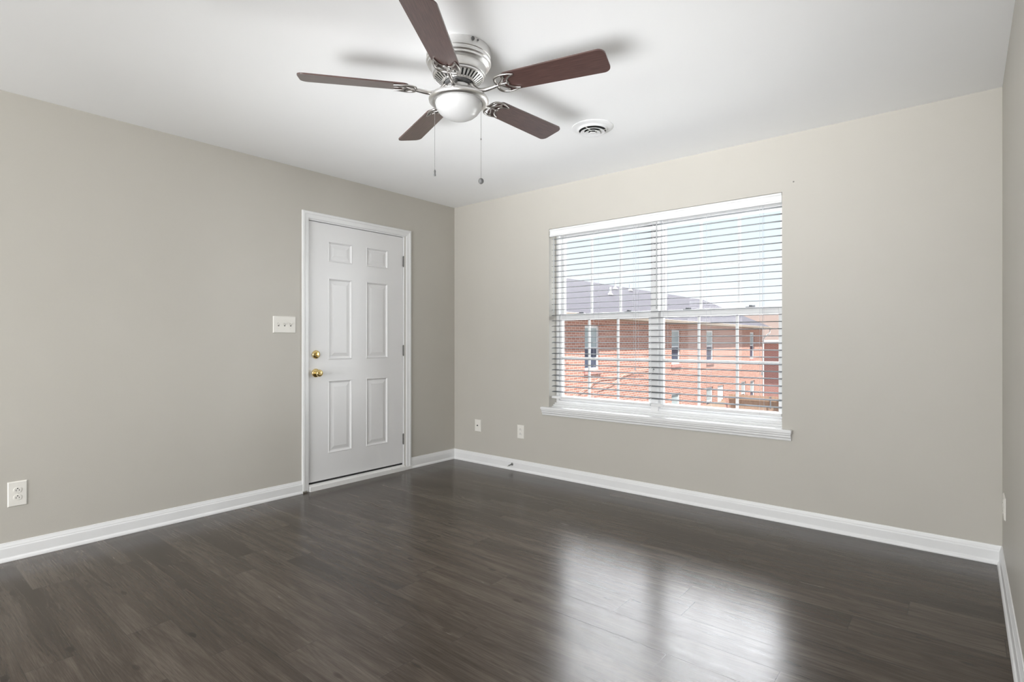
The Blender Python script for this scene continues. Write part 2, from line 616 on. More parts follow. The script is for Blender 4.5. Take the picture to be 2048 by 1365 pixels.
# jamb lining
b = MB()
b.box(-0.13, -0.0005, DY0, DY0 + 0.011, 0.0, DZ1)
b.box(-0.13, -0.0005, DY1 - 0.011, DY1, 0.0, DZ1)
b.box(-0.13, -0.0005, DY0 + 0.011, DY1 - 0.011, DZ1 - 0.011, DZ1)
b.box(-0.075, -0.06, DY0 + 0.011, DY0 + 0.03, 0.05, DZ1 - 0.011)
b.box(-0.075, -0.06, DY1 - 0.03, DY1 - 0.011, 0.05, DZ1 - 0.011)
b.box(-0.075, -0.06, DY0 + 0.03, DY1 - 0.03, DZ1 - 0.03, DZ1 - 0.011)
b.build('jamb', M['trim'], door)
# slab with six raised panels
SY0, SY1, SZ0, SZ1 = -1.533, -0.629, 0.062, 2.060
PAN = [(-1.366, -1.147, 1.765, 1.925), (-1.012, -0.791, 1.765, 1.925),
       (-1.366, -1.150, 0.997, 1.636), (-1.012, -0.791, 0.997, 1.636),
       (-1.366, -1.150, 0.262, 0.832), (-1.012, -0.791, 0.262, 0.832)]
FX, BX = -0.010, -0.055
b = MB()
bm = b.bm
us = sorted({SY0, SY1, *[p[0] for p in PAN], *[p[1] for p in PAN]})
vs = sorted({SZ0, SZ1, *[p[2] for p in PAN], *[p[3] for p in PAN]})
vc = {}


def dv(u, v, x=FX):
    k = (round(u, 5), round(v, 5), round(x, 5))
    if k not in vc:
        vc[k] = bm.verts.new((x, u, v))
    return vc[k]


for i in range(len(us) - 1):
    for j in range(len(vs) - 1):
        cu, cv = (us[i] + us[i + 1]) / 2, (vs[j] + vs[j + 1]) / 2
        if any(p[0] < cu < p[1] and p[2] < cv < p[3] for p in PAN):
            continue
        bm.faces.new((dv(us[i], vs[j]), dv(us[i + 1], vs[j]), dv(us[i + 1], vs[j + 1]), dv(us[i], vs[j + 1])))
STEPS = [(0.0, 0.0), (0.005, 0.0035), (0.010, -0.001), (0.016, -0.0075), (0.024, -0.0085), (0.048, -0.002), (0.050, -0.001)]
for p in PAN:
    prev = None
    pus = [u for u in us if p[0] <= u <= p[1]]
    pvs = [v for v in vs if p[2] <= v <= p[3]]
    for inset, dz in STEPS:
        def cl(u, lo, hi):
            return lo + inset if abs(u - lo) < 1e-6 else (hi - inset if abs(u - hi) < 1e-6 else min(max(u, lo + inset), hi - inset))
        loop = [(u, p[2]) for u in pus] + [(p[1], v) for v in pvs[1:]] + [(u, p[3]) for u in pus[::-1][1:]] + [(p[0], v) for v in pvs[::-1][1:-1]]
        ring = [dv(cl(u, p[0], p[1]), cl(v, p[2], p[3]), FX + dz) for u, v in loop]
        if prev:
            n = len(ring)
            for k in range(n):
                q = [prev[k], prev[(k + 1) % n], ring[(k + 1) % n], ring[k]]
                q = list(dict.fromkeys(q))
                if len(q) >= 3:
                    try:
                        bm.faces.new(q)
                    except ValueError:
                        pass
        prev = ring
    bm.faces.new(list(dict.fromkeys(prev)))
back = [bm.verts.new((BX, u, v)) for u, v in ((SY0, SZ0), (SY1, SZ0), (SY1, SZ1), (SY0, SZ1))]
bm.faces.new(back[::-1])
for (ua, va, ub, vb, k1, k2) in ((SY0, SZ0, SY1, SZ0, 0, 1), (SY1, SZ0, SY1, SZ1, 1, 2), (SY1, SZ1, SY0, SZ1, 2, 3), (SY0, SZ1, SY0, SZ0, 3, 0)):
    bm.faces.new((dv(ua, va), dv(ub, vb), back[k2], back[k1]))
slab = b.build('door_slab', M['door'], door, smooth=None)
# knob
KY, KZ = -1.472, 0.897
b = MB()
b.lathe([(0.0, 0.0), (0.033, 0.0), (0.034, 0.003), (0.031, 0.009), (0.022, 0.013), (0.013, 0.016), (0.0115, 0.022), (0.0125, 0.030), (0.020, 0.036), (0.0265, 0.045), (0.0275, 0.054), (0.025, 0.061), (0.020, 0.065), (0.014, 0.066), (0.013, 0.064), (0.008, 0.064), (0.007, 0.069), (0.0, 0.070)], (FX, KY, KZ), 40, 'X')
b.build('knob', M['brass'], slab, smooth=50)
b = MB()
b.lathe([(0.0, 0.0), (0.031, 0.0), (0.033, 0.003), (0.031, 0.010), (0.026, 0.014), (0.016, 0.0165), (0.0, 0.017)], (FX, -1.472, 1.039), 40, 'X')
b.box(FX + 0.012, FX + 0.031, -1.4755, -1.4685, 1.023, 1.055, 0.003)
b.build('deadbolt', M['brass'], slab, smooth=50)
for z in (0.897, 1.039):
    MB().box(FX - 0.028, FX - 0.0, SY0 - 0.0035, SY0 - 0.0005, z - 0.028, z + 0.028).build('strike_plate', M['hinge'], slab)
for z in (1.848, 1.059, 0.274):
    b = MB()
    b.lathe([(0.0, -0.045), (0.0055, -0.045), (0.0055, 0.045), (0.0, 0.045)], (FX + 0.007, SY1 + 0.003, z), 16)
    b.lathe([(0.0, -0.05), (0.004, -0.048), (0.004, 0.048), (0.0, 0.05)], (FX + 0.007, SY1 + 0.003, z), 12)
    b.box(FX - 0.025, FX + 0.004, SY1 + 0.0008, SY1 + 0.0028, z - 0.044, z + 0.044)
    b.build('hinge', M['hinge'], slab)
# threshold: white board with scuffs, dark gap below the slab
m = noisy('scuffed_white_threshold', (0.80, 0.80, 0.79), (0.84, 0.84, 0.83), 0.5, 6)
t = m.node_tree
tcn = N(t, 'ShaderNodeTexCoord')
mp = N(t, 'ShaderNodeMapping')
mp.inputs['Scale'].default_value = (40, 30, 90)
t.links.new(tcn.outputs['Object'], mp.inputs[0])
nz = N(t, 'ShaderNodeTexNoise')
nz.inputs['Scale'].default_value = 1.0
nz.inputs['Detail'].default_value = 6
t.links.new(mp.outputs[0], nz.inputs['Vector'])
rr = N(t, 'ShaderNodeMapRange')
rr.inputs[1].default_value = 0.27
rr.inputs[2].default_value = 0.31
t.links.new(nz.outputs[0], rr.inputs[0])
pr = t.nodes['Principled BSDF']
old = pr.inputs['Base Color'].links[0].from_socket
mxx = N(t, 'ShaderNodeMix', data_type='RGBA')
t.links.new(rr.outputs[0], mxx.inputs[0])
mxx.inputs[6].default_value = (0.06, 0.055, 0.05, 1)
t.links.new(old, mxx.inputs[7])
t.links.new(mxx.outputs[2], pr.inputs['Base Color'])
b = MB()
b.sweep([[(-0.13, y, 0.0), (0.024, y, 0.0), (0.024, y, 0.034), (0.016, y, 0.040), (-0.006, y, 0.046), (-0.13, y, 0.046)] for y in (DY0 + 0.013, DY1 - 0.012)])
b.box(0.0168, 0.0235, DY1 - 0.012, CY1 + 0.004, 0.0, 0.03, 0.003)
thr = b.build('threshold', m, door)
MB().box(-0.05, -0.016, SY0 + 0.002, SY1 - 0.002, 0.047, 0.0605).build('gap_shade_strip', M['dark'], slab)  # dark strip standing in for the shade in the gap under the slab

# ------------------------------------------------------------------ double window
win = empty('window_1', (2.037, 0.15, 0.59), 'white twin double-hung window with grilles above a moulded sill', 'window', kind='structure')
MX = 2.0375
b = MB()
fy0, fy1 = 0.105, 0.195
FZ0, FZ1 = 0.60, 2.075
b.box(WX0 + 0.001, WX0 + 0.026, fy0, fy1, FZ0, FZ1, 0.003)
b.box(WX1 - 0.026, WX1 - 0.001, fy0, fy1, FZ0, FZ1, 0.003)
b.box(WX0 + 0.026, WX1 - 0.026, fy0, fy1, FZ1 - 0.03, FZ1, 0.003)
b.box(WX0 + 0.026, WX1 - 0.026, fy0, fy1, FZ0, FZ0 + 0.035, 0.003)
b.box(MX - 0.030, MX + 0.030, fy0 - 0.012, fy1, FZ0, FZ1, 0.003)
# parting stops on the jambs
for xa in (WX0 + 0.026, MX + 0.030):
    b.box(xa, xa + 0.008, 0.152, 0.158, FZ0 + 0.035, FZ1 - 0.03)
for xa in (WX1 - 0.034, MX - 0.038):
    b.box(xa, xa + 0.008, 0.152, 0.158, FZ0 + 0.035, FZ1 - 0.03)
b.build('frame', M['vinyl'], win)


def sash(x0, x1, z0, z1, y0, y1, bot, top, stile):
    b = MB()
    b.box(x0, x0 + stile, y0, y1, z0, z1, 0.002)
    b.box(x1 - stile, x1, y0, y1, z0, z1, 0.002)
    b.box(x0 + stile, x1 - stile, y0, y1, z0, z0 + bot, 0.002)
    b.box(x0 + stile, x1 - stile, y0, y1, z1 - top, z1, 0.002)
    s = b.build('sash', M['vinyl'], win)
    gx0, gx1, gz0, gz1 = x0 + stile, x1 - stile, z0 + bot, z1 - top
    ym = (y0 + y1) / 2
    b = MB()
    w = 0.0085
    for k in (1, 2):
        xc = gx0 + (gx1 - gx0) * k / 3
        b.box(xc - w, xc + w, ym - 0.010, ym + 0.004, gz0, gz1, 0.002)
    zc = (gz0 + gz1) / 2
    b.box(gx0, gx1, ym - 0.0095, ym + 0.0035, zc - w, zc + w, 0.002)
    b.build('grille', M['vinyl'], s)
    MB().box(gx0 - 0.004, gx1 + 0.004, ym + 0.006, ym + 0.010, gz0 - 0.004, gz1 + 0.004).build('pane', M['glass'], s)
    return s


for xa, xb in ((WX0 + 0.008, MX - 0.018), (MX + 0.018, WX1 - 0.008)):
    up = sash(xa + 0.020, xb - 0.020, 1.318, 2.045, 0.160, 0.190, 0.052, 0.034, 0.019)
    lo = sash(xa + 0.020, xb - 0.020, 0.638, 1.372, 0.118, 0.150, 0.038, 0.050, 0.021)
    for k in (0.25, 0.75):
        xc = xa + (xb - xa) * k
        b = MB()
        b.box(xc - 0.03, xc + 0.03, 0.124, 0.144, 1.3725, 1.377, 0.001)
        b.lathe([(0, 0.377 + 1.0), (0.011, 1.377), (0.011, 1.386), (0, 1.387)], (xc, 0.134, 0), 16)
        b.box(xc - 0.004, xc + 0.030, 0.130, 0.138, 1.379, 1.385, 0.001)
        b.build('sash_lock', M['latch'], lo)
b = MB()
b.lathe([(0.0, -0.004), (0.007, -0.003), (0.006, 0.0), (0.0, 0.0)], (MX - 0.004, fy0 - 0.012, 0.93), 16, 'Y')
b.tube([(MX - 0.004, fy0 - 0.016, 0.93), (MX - 0.004, fy0 - 0.026, 0.928), (MX - 0.004, fy0 - 0.028, 0.918), (MX - 0.004, fy0 - 0.02, 0.912)], 0.0018)
b.build('cord_hook', M['steel'], win)
# sloped inner sill, stool and apron
b = MB()
b.sweep([[(x, 0.104, 0.5655), (x, 0.104, 0.618), (x, 0.085, 0.618), (x, 0.085, 0.606), (x, 0.06, 0.604), (x, 0.06, 0.594), (x, 0.04, 0.592), (x, 0.04, 0.5655)] for x in (WX0 + 0.001, WX1 - 0.001)])
b.build('inner_sill', M['trim'], win)
b = MB()
b.box(1.066, 3.003, -0.036, -0.0005, 0.566, 0.588, 0.004)
b.box(WX0 + 0.001, WX1 - 0.001, -0.004, 0.06, 0.566, 0.588)
b.build('stool', M['trim'], win)
AP = [(0.0005, 0.5655), (0.028, 0.5655), (0.028, 0.556), (0.022, 0.550), (0.022, 0.541), (0.018, 0.537), (0.014, 0.530), (0.014, 0.524), (0.011, 0.5185), (0.0005, 0.5165)]
b = MB()
b.sweep([[(1.072, -d, z) for d, z in AP], [(2.997, -d, z) for d, z in AP]])
b.build('apron', M['trim'], win)

# ------------------------------------------------------------------ blinds


def make_blind(x0, x1, label, wand_x):
    r = empty('window_blind', ((x0 + x1) / 2, 0.05, 2.08), label, 'blind', 'slatted blinds hanging in the double window')
    yc = 0.052
    b = MB()
    b.box(x0, x1, 0.030, 0.078, 2.036, 2.082, 0.002)
    b.build('headrail', M['trim'], r)
    # moulded valance, its face a touch proud of the wall
    vp = [(0.020, 2.083), (0.004, 2.083), (0.0, 2.078), (0.0, 2.070), (0.006, 2.064), (0.006, 2.036), (0.001, 2.029), (0.003, 2.021), (0.018, 2.019), (0.020, 2.022)]
    xv0 = x0 - 0.006 if x0 < 2 else x0 - 0.0045
    xv1 = x1 + 0.006 if x1 > 2.5 else x1 + 0.0045
    MB().sweep([[(x, y, z) for y, z in vp] for x in (xv0, xv1)]).build('valance', M['trim'], r)
    b = MB()
    n = 29
    z = 2.0035
    for i in range(n):
        zz = z - 0.046 * i
        ring = []
        top, bot = [], []
        for k in range(7):
            s = -0.025 + 0.05 * k / 6
            crown = 0.0028 * (1 - (s / 0.025) ** 2) + s * 0.07
            top.append((yc + s, zz + crown + 0.0011))
            bot.append((yc + s, zz + crown - 0.0011))
        prof = top + bot[::-1]
        b.sweep([[(x, y, w) for y, w in prof] for x in (x0, x1)])
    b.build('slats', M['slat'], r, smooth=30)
    MB().box(x0, x1, yc - 0.026, yc + 0.026, 0.660, 0.679, 0.003).build('bottom_rail', M['trim'], r)
    for f in (0.115, 0.47, 0.86):
        xc = x0 + (x1 - x0) * f
        b = MB()
        b.tube([(xc - 0.006, yc - 0.0265, 2.034), (xc - 0.006, yc - 0.0265, 0.662)], 0.0008, 5)
        b.tube([(xc + 0.006, yc + 0.0265, 2.034), (xc + 0.006, yc + 0.0265, 0.662)], 0.0008, 5)
        b.build('ladder_cord', M['cord'], r)
    b = MB()
    b.tube([(wand_x, 0.0225, 2.03), (wand_x, 0.0215, 2.0), (wand_x, 0.0215, 1.40)], [0.002, 0.0035, 0.0035], 6)
    b.lathe([(0, 0.0), (0.005, 0.003), (0.005, 0.02), (0.0035, 0.024), (0, 0.024)], (wand_x, 0.0215, 1.378), 10)
    b.build('tilt_wand', M['wand'], r)
    xs = x1 - 0.115
    b = MB()
    b.tube([(xs, 0.023, 2.03), (xs + 0.001, 0.022, 1.5), (xs, 0.022, 0.95)], 0.0008, 5)
    b.tube([(xs + 0.006, 0.023, 2.03), (xs + 0.005, 0.022, 1.5), (xs + 0.004, 0.022, 0.93)], 0.0008, 5)
    b.lathe([(0, 0), (0.006, 0.003), (0.004, 0.026), (0, 0.03)], (xs, 0.0215, 0.92), 10)
    b.build('lift_cord', M['cord'], r)
    return r


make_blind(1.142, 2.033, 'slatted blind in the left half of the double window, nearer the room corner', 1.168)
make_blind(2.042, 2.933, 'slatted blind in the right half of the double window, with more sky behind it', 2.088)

# ------------------------------------------------------------------ ceiling fan
FC = Vector((2.088, -2.014, 0))
fan = empty('ceiling_fan', (FC.x, FC.y, H), 'nickel ceiling fan with five dark walnut blades and a white glass bowl', 'ceiling fan')


def fl(prof, name, mt, n=64, sm=40, parent=None):
    return MB().lathe(prof, (FC.x, FC.y, 0), n).build(name, mt, parent or fan, smooth=sm)


hous = fl([(0.0, 2.4395), (0.141, 2.4395), (0.143, 2.436), (0.143, 2.402), (0.140, 2.399), (0.140, 2.393), (0.1445, 2.389), (0.1445, 2.383), (0.139, 2.378), (0.138, 2.370), (0.132, 2.365), (0.122, 2.361), (0.119, 2.352), (0.119, 2.335), (0.117, 2.329), (0.110, 2.326), (0.0, 2.326)], 'motor_housing', M['nickel'])
for da in (0.0, 0.17):
    a = -0.355 + da
    p = FC + Vector((0.1428 * math.cos(a), 0.1428 * math.sin(a), 2.4285))
    b = MB()
    b.lathe([(0, 0), (0.008 if da == 0 else 0.004, 0), (0.008 if da == 0 else 0.004, 0.0035), (0, 0.0045)], (0, 0, 0), 14, 'X')
    b.xform(Matrix.Translation(p) @ Matrix.Rotation(a, 4, 'Z'))
    b.build('housing_screw', M['fob'], hous)
fl([(0.0, 2.3255), (0.106, 2.3255), (0.104, 2.321), (0.072, 2.300), (0.0, 2.300)], 'vent_backing', M['dark'])
b = MB()
for k in range(36):
    a = 2 * PI * k / 36
    c, s = math.cos(a), math.sin(a)
    rings = []
    for r, z, w in ((0.1095, 2.3262, 0.0052), (0.109, 2.319, 0.0052), (0.098, 2.3115, 0.0045), (0.078, 2.298, 0.0034), (0.070, 2.296, 0.003)):
        rings.append([(FC.x + c * r - s * q, FC.y + s * r + c * q, z + dz) for q, dz in ((-w, 0.003), (w, 0.003), (w, -0.002), (-w, -0.002))])
    b.sweep(rings)
b.lathe([(0.1125, 2.3258), (0.1125, 2.319), (0.108, 2.315), (0.105, 2.317), (0.105, 2.3258)], (FC.x, FC.y, 0), 64, close=True)
b.lathe([(0.076, 2.300), (0.074, 2.294), (0.068, 2.293), (0.066, 2.300)], (FC.x, FC.y, 0), 64, close=True)
b.build('vent_ring', M['nickel'], fan, smooth=35)
fl([(0.0, 2.300), (0.064, 2.299), (0.064, 2.290), (0.058, 2.286), (0.046, 2.284), (0.046, 2.275), (0.0, 2.275)], 'flywheel', M['fob'])
fl([(0.0, 2.282), (0.050, 2.282), (0.0535, 2.279), (0.0535, 2.252), (0.056, 2.249), (0.056, 2.245), (0.0, 2.245)], 'switch_housing', M['nickel'])
fl([(0.0, 2.247), (0.060, 2.247), (0.080, 2.2445), (0.100, 2.240), (0.118, 2.234), (0.129, 2.227), (0.1335, 2.219), (0.1325, 2.212), (0.126, 2.206), (0.115, 2.203), (0.108, 2.204), (0.106, 2.208), (0.0, 2.210)], 'light_pan', M['nickel'])
fl([(0.0, 2.2075), (0.1045, 2.2075), (0.1045, 2.200), (0.102, 2.190), (0.0965, 2.177), (0.087, 2.164), (0.073, 2.152), (0.055, 2.1425), (0.036, 2.136), (0.018, 2.1325), (0.0, 2.1315)], 'glass_bowl', M['opal'], sm=60)

PITCH = math.radians(-12)
BZ = 2.256
half = []
outline = []
R0, R1, w0, w1, rc = 0.222, 0.678, 0.056, 0.0665, 0.03


def arc(cx, cy, r, a0, a1, n=7):
    return [(cx + r * math.cos(a0 + (a1 - a0) * k / n), cy + r * math.sin(a0 + (a1 - a0) * k / n)) for k in range(n + 1)]


outline += arc(R0 + 0.025, -w0 + 0.025, 0.025, -PI, -PI / 2)
outline += arc(R1 - rc, -w1 + rc, rc, -PI / 2, 0)
outline += arc(R1 - rc, w1 - rc, rc, 0, PI / 2)
outline += arc(R0 + 0.025, w0 - 0.025, 0.025, PI / 2, PI)


def curve(pts, n=6):
    out = []
    P = [Vector(p) for p in pts]
    for i in range(len(P) - 1):
        p0, p1, p2, p3 = P[max(i - 1, 0)], P[i], P[i + 1], P[min(i + 2, len(P) - 1)]
        for k in range(n):
            t_ = k / n
            out.append(0.5 * ((2 * p1) + (-p0 + p2) * t_ + (2 * p0 - 5 * p1 + 4 * p2 - p3) * t_ ** 2 + (-p0 + 3 * p1 - 3 * p2 + p3) * t_ ** 3))
    out.append(P[-1])
    return out


blade0 = iron0 = None
for k in range(5):
    ang = math.radians(15.3 + 72 * k)
    Mz = Matrix.Rotation(ang, 4, 'Z')
    # a blade in its own frame: x outward from the fan axis, tilted about x
    if k == 0:
        b = MB()
        b.plate(outline, 0.0, 0.006)
        bmesh.ops.bevel(b.bm, geom=[e for e in b.bm.edges if len(e.link_faces) == 2 and e.calc_face_angle(0) > 1.2], offset=0.0015, segments=1, affect='EDGES')
        blade0 = b.build('blade', M['blade'])
        for zf in (0,):
            pass
        b = MB()
        T = Matrix.Rotation(PITCH, 4, 'X')
        def tp(x, y, z=-0.0045):
            return T @ Vector((x, y, z))
        # goose-neck arm
        arm = curve([(0.052, 0, 0.036), (0.070, 0, 0.016), (0.095, 0, -0.006), (0.125, 0, -0.014), (0.155, 0, -0.012), (0.182, 0, -0.008), (0.196, 0, -0.006)])
        b.tube(arm, [0.0075 + 0.0015 * math.sin(PI * i / (len(arm) - 1)) for i in range(len(arm))], 10)
        for s in (-1, 1):
            horn = curve([tp(0.192, 0), tp(0.190, s * 0.022), tp(0.199, s * 0.043), tp(0.226, s * 0.053), tp(0.256, s * 0.052), tp(0.284, s * 0.044)])
            nn = len(horn)
            b.tube(horn, [0.0068 * (1 - 0.62 * (i / (nn - 1)) ** 1.5) for i in range(nn)], 8)
            inner = curve([tp(0.284, s * 0.044), tp(0.262, s * 0.036), tp(0.245, s * 0.022), tp(0.240, s * 0.008), tp(0.246, 0)])
            b.tube(inner, 0.0042, 8)
            b.tube(curve([tp(0.196, 0), tp(0.212, s * 0.012), tp(0.228, s * 0.030), tp(0.236, s * 0.044)]), 0.0036, 8)
            b.lathe([(0, -0.012), (0.006, -0.011), (0.006, -0.004), (0, -0.004)], tuple(tp(0.236, s * 0.040, 0)), 12)
        b.tube([tp(0.192, 0), tp(0.246, 0)], 0.0045, 8)
        b.lathe([(0, -0.012), (0.0065, -0.011), (0.0065, -0.004), (0, -0.004)], tuple(tp(0.205, 0, 0)), 12)
        iron0 = b.build('blade_arm', M['iron'], smooth=50)
        bl, ir = blade0, iron0
    else:
        bl, ir = blade0.copy(), iron0.copy()
        COL.objects.link(bl)
        COL.objects.link(ir)
    for o, R in ((bl, Mz @ Matrix.Rotation(PITCH, 4, 'X')), (ir, Mz)):
        o.parent = fan
        o.matrix_local = Matrix.Translation((0, 0, BZ - H)) @ R

cr = Vector((0.7701, 0.6379, 0))
cf = Vector((-0.6379, 0.7701, 0))
for dr, df, ztop, zend, kind in ((-0.101, -0.045, 2.2155, 1.872, 'fob'), (0.096, 0.060, 2.2035, 1.868, 'ball')):
    p = FC + cr * dr + cf * df
    b = MB()
    z = ztop
    pts = [(p.x, p.y, ztop), (p.x, p.y, zend + 0.02)]
    b.tube(pts, 0.0009, 6)
    k = 0
    while z > zend + 0.022:
        b.lathe([(0, -0.0014), (0.0014, 0), (0, 0.0014)], (p.x, p.y, z), 6)
        z -= 0.0075
    b.lathe([(0, -0.004), (0.0028, -0.003), (0.0028, 0.003), (0, 0.004)], (p.x, p.y, zend + (0.27 if kind == 'fob' else 0.20)), 10)
    ch = b.build('pull_chain', M['chain'], fan)
    b = MB()
    if kind == 'fob':
        b.lathe([(0, 0.0), (0.0045, 0.0), (0.0052, 0.003), (0.0042, 0.007), (0.0036, 0.014), (0.0046, 0.018), (0.003, 0.026), (0, 0.028)], (p.x, p.y, zend - 0.004), 14)
    else:
        b.lathe([(0.0125 * math.sin(PI * i / 12), -0.0135 * math.cos(PI * i / 12)) for i in range(13)], (p.x, p.y, zend + 0.008), 20)
    b.build('chain_fob', M['fob'], ch, smooth=60)

# ------------------------------------------------------------------ round ceiling diffuser
VC = (2.093, -0.882)
vent = empty('ceiling_vent', (VC[0], VC[1], H), 'round white ceiling air vent with concentric louvre rings', 'air vent')
vl = lambda p, nm, mt: MB().lathe([(r, H - d) for r, d in p], (VC[0], VC[1], 0), 64, close=True).build(nm, mt, vent, smooth=40)
vl([(0.124, 0.0004), (0.124, 0.004), (0.118, 0.008), (0.104, 0.011), (0.095, 0.011), (0.089, 0.016), (0.0845, 0.0225), (0.081, 0.0225), (0.083, 0.017), (0.087, 0.008), (0.088, 0.0004)], 'flange', M['trim'])
MB().lathe([(0.0, H - 0.0005), (0.0875, H - 0.0005), (0.0865, H - 0.008), (0.0828, H - 0.0165), (0.0818, H - 0.0165), (0.085, H - 0.006), (0.0, H - 0.003)], (VC[0], VC[1], 0), 48).build('duct_opening', M['dark'], vent, smooth=40)
vl([(0.050, 0.023), (0.064, 0.0275), (0.074, 0.032), (0.0745, 0.034), (0.072, 0.0345), (0.062, 0.0305), (0.049, 0.0255)], 'louvre_ring', M['trim'])
vl([(0.026, 0.027), (0.040, 0.031), (0.0485, 0.0355), (0.049, 0.0375), (0.0465, 0.038), (0.038, 0.034), (0.025, 0.0295)], 'louvre_ring', M['trim'])
MB().lathe([(0.0, H - 0.028), (0.016, H - 0.032), (0.024, H - 0.0375), (0.0245, H - 0.040), (0.022, H - 0.041), (0.015, H - 0.038), (0.012, H - 0.0385), (0.0, H - 0.0385)], (VC[0], VC[1], 0), 40).build('centre_cone', M['trim'], vent, smooth=40)
b = MB()
for k in range(3):
    a = 0.5 + 2 * PI * k / 3
    c, s = math.cos(a), math.sin(a)
    b.tube([(VC[0] + c * 0.015, VC[1] + s * 0.015, H - 0.026), (VC[0] + c * 0.05, VC[1] + s * 0.05, H - 0.023), (VC[0] + c * 0.083, VC[1] + s * 0.083, H - 0.018)], 0.0035, 6)
b.build('spoke', M['plate'], vent)

# ------------------------------------------------------------------ wall plates


def plate_frame(wall, u, z):
    """local (a right along wall seen from the room, d off wall, h up) -> world"""
    if wall == 'left':
        return lambda a, d, h: (d, u + a, z + h)
    if wall == 'right':
        return lambda a, d, h: (RX - d, u - a, z + h)
    return lambda a, d, h: (u + a, -d, z + h)


def pbox(mb, F, a0, a1, d0, d1, h0, h1, bev=0.0):
    p, q = F(a0, d0, h0), F(a1, d1, h1)
    mb.box(min(p[0], q[0]), max(p[0], q[0]), min(p[1], q[1]), max(p[1], q[1]), min(p[2], q[2]), max(p[2], q[2]), bev)


def bevel_plate(F, w, h, th=0.006):
    b = MB()
    e = 0.004
    rings = []
    for i, d in ((0, 0.0), (0, 0.002), (e, th), ):
        rings.append([F(s * (w / 2 - i), d, tt * (h / 2 - i)) for s, tt in ((-1, -1), (1, -1), (1, 1), (-1, 1))])
    b.sweep(rings)
    return b


def screw(F, a, h, parent, d=0.006):
    b = MB()
    c = F(a, d, h)
    ax = 'Y' if abs(F(0, 1, 0)[1] - F(0, 0, 0)[1]) > 0.5 else 'X'
    sg = (F(0, 1, 0)[0] - F(0, 0, 0)[0]) if ax == 'X' else (F(0, 1, 0)[1] - F(0, 0, 0)[1])
    b.lathe([(0, 0), (0.0034, 0), (0.003, 0.0012 * sg), (0, 0.0014 * sg)], c, 12, ax)
    b.build('screw', M['plate'], parent)


def outlet(wall, u, z, label, w=0.074, h=0.120, group='wall plates'):
    F = plate_frame(wall, u, z)
    r = empty('wall_outlet', F(0, 0, 0), label, 'outlet', group)
    bevel_plate(F, w, h).build('cover_plate', M['plate'], r)
    for hz in (0.0195, -0.0195):
        b = MB()
        pts = []
        for k in range(24):
            a = 2 * PI * k / 24
            x, y = 0.0172 * math.cos(a), max(-0.0135, min(0.0135, 0.0172 * math.sin(a)))
            pts.append((x, y))
        b.sweep([[F(x * s, d, hz + y * s) for x, y in pts] for d, s in ((0.0055, 1.0), (0.0078, 1.0), (0.0084, 0.95))])
        soc = b.build('socket', M['plate'], r)
        b = MB()
        pbox(b, F, -0.0075, -0.0052, 0.0080, 0.0087, hz - 0.0055, hz + 0.004)
        pbox(b, F, 0.0052, 0.0075, 0.0080, 0.0087, hz - 0.0045, hz + 0.003)
        pbox(b, F, -0.0026, 0.0026, 0.0080, 0.0087, hz + 0.0062, hz + 0.0108, 0.0)
        b.build('slot', M['dark'], soc)
    screw(F, 0, 0, r)
    return r


outlet('left', -3.191, 0.342, 'ivory duplex outlet low on the wall left of the entry door', 0.078, 0.130)
outlet('back', 0.829, 0.345, 'ivory duplex outlet low on the window wall, just left of the window sill')
outlet('right', -0.235, 0.352, 'ivory outlet plate seen edge-on low on the right-hand wall', 0.13, 0.105)

F = plate_frame('back', 0.315, 0.350)
r = empty('cable_plate', F(0, 0, 0), 'ivory cable jack plate low on the window wall, nearest the room corner', 'wall plate', 'wall plates')
bevel_plate(F, 0.076, 0.112).build('cover_plate', M['plate'], r)
b = MB()
b.lathe([(0, -0.0055), (0.0065, -0.0055), (0.0065, -0.009), (0.0048, -0.009), (0.0048, -0.016), (0, -0.016)], F(0, 0, 0.002), 12, 'Y')
b.build('coax_jack', M['fob'], r)
for hz in (0.042, -0.042):
    screw(F, 0, hz, r)

F = plate_frame('left', -1.7295, 1.2625)
r = empty('light_switch', F(0, 0, 0), 'ivory three-toggle light switch plate beside the entry door', 'light switch', 'wall plates')
bevel_plate(F, 0.172, 0.121).build('cover_plate', M['plate'], r)
for a in (-0.046, 0.0, 0.046):
    b = MB()
    pbox(b, F, a - 0.005, a + 0.005, 0.0055, 0.0068, -0.012, 0.012)
    sl = b.build('toggle_slot', M['fob'], r)
    b = MB()
    rings = [[F(a + sx * 0.0042 * s, d, hz + sz * 0.006 * s) for sx, sz in ((-1, -1), (1, -1), (1, 1), (-1, 1))] for d, hz, s in ((0.006, 0.0, 1.0), (0.012, 0.005, 0.95), (0.0185, 0.011, 0.75))]
    b.sweep(rings)
    b.build('toggle', M['plate'], r)
    for hz in (0.030, -0.030):
        screw(F, a, hz, r)

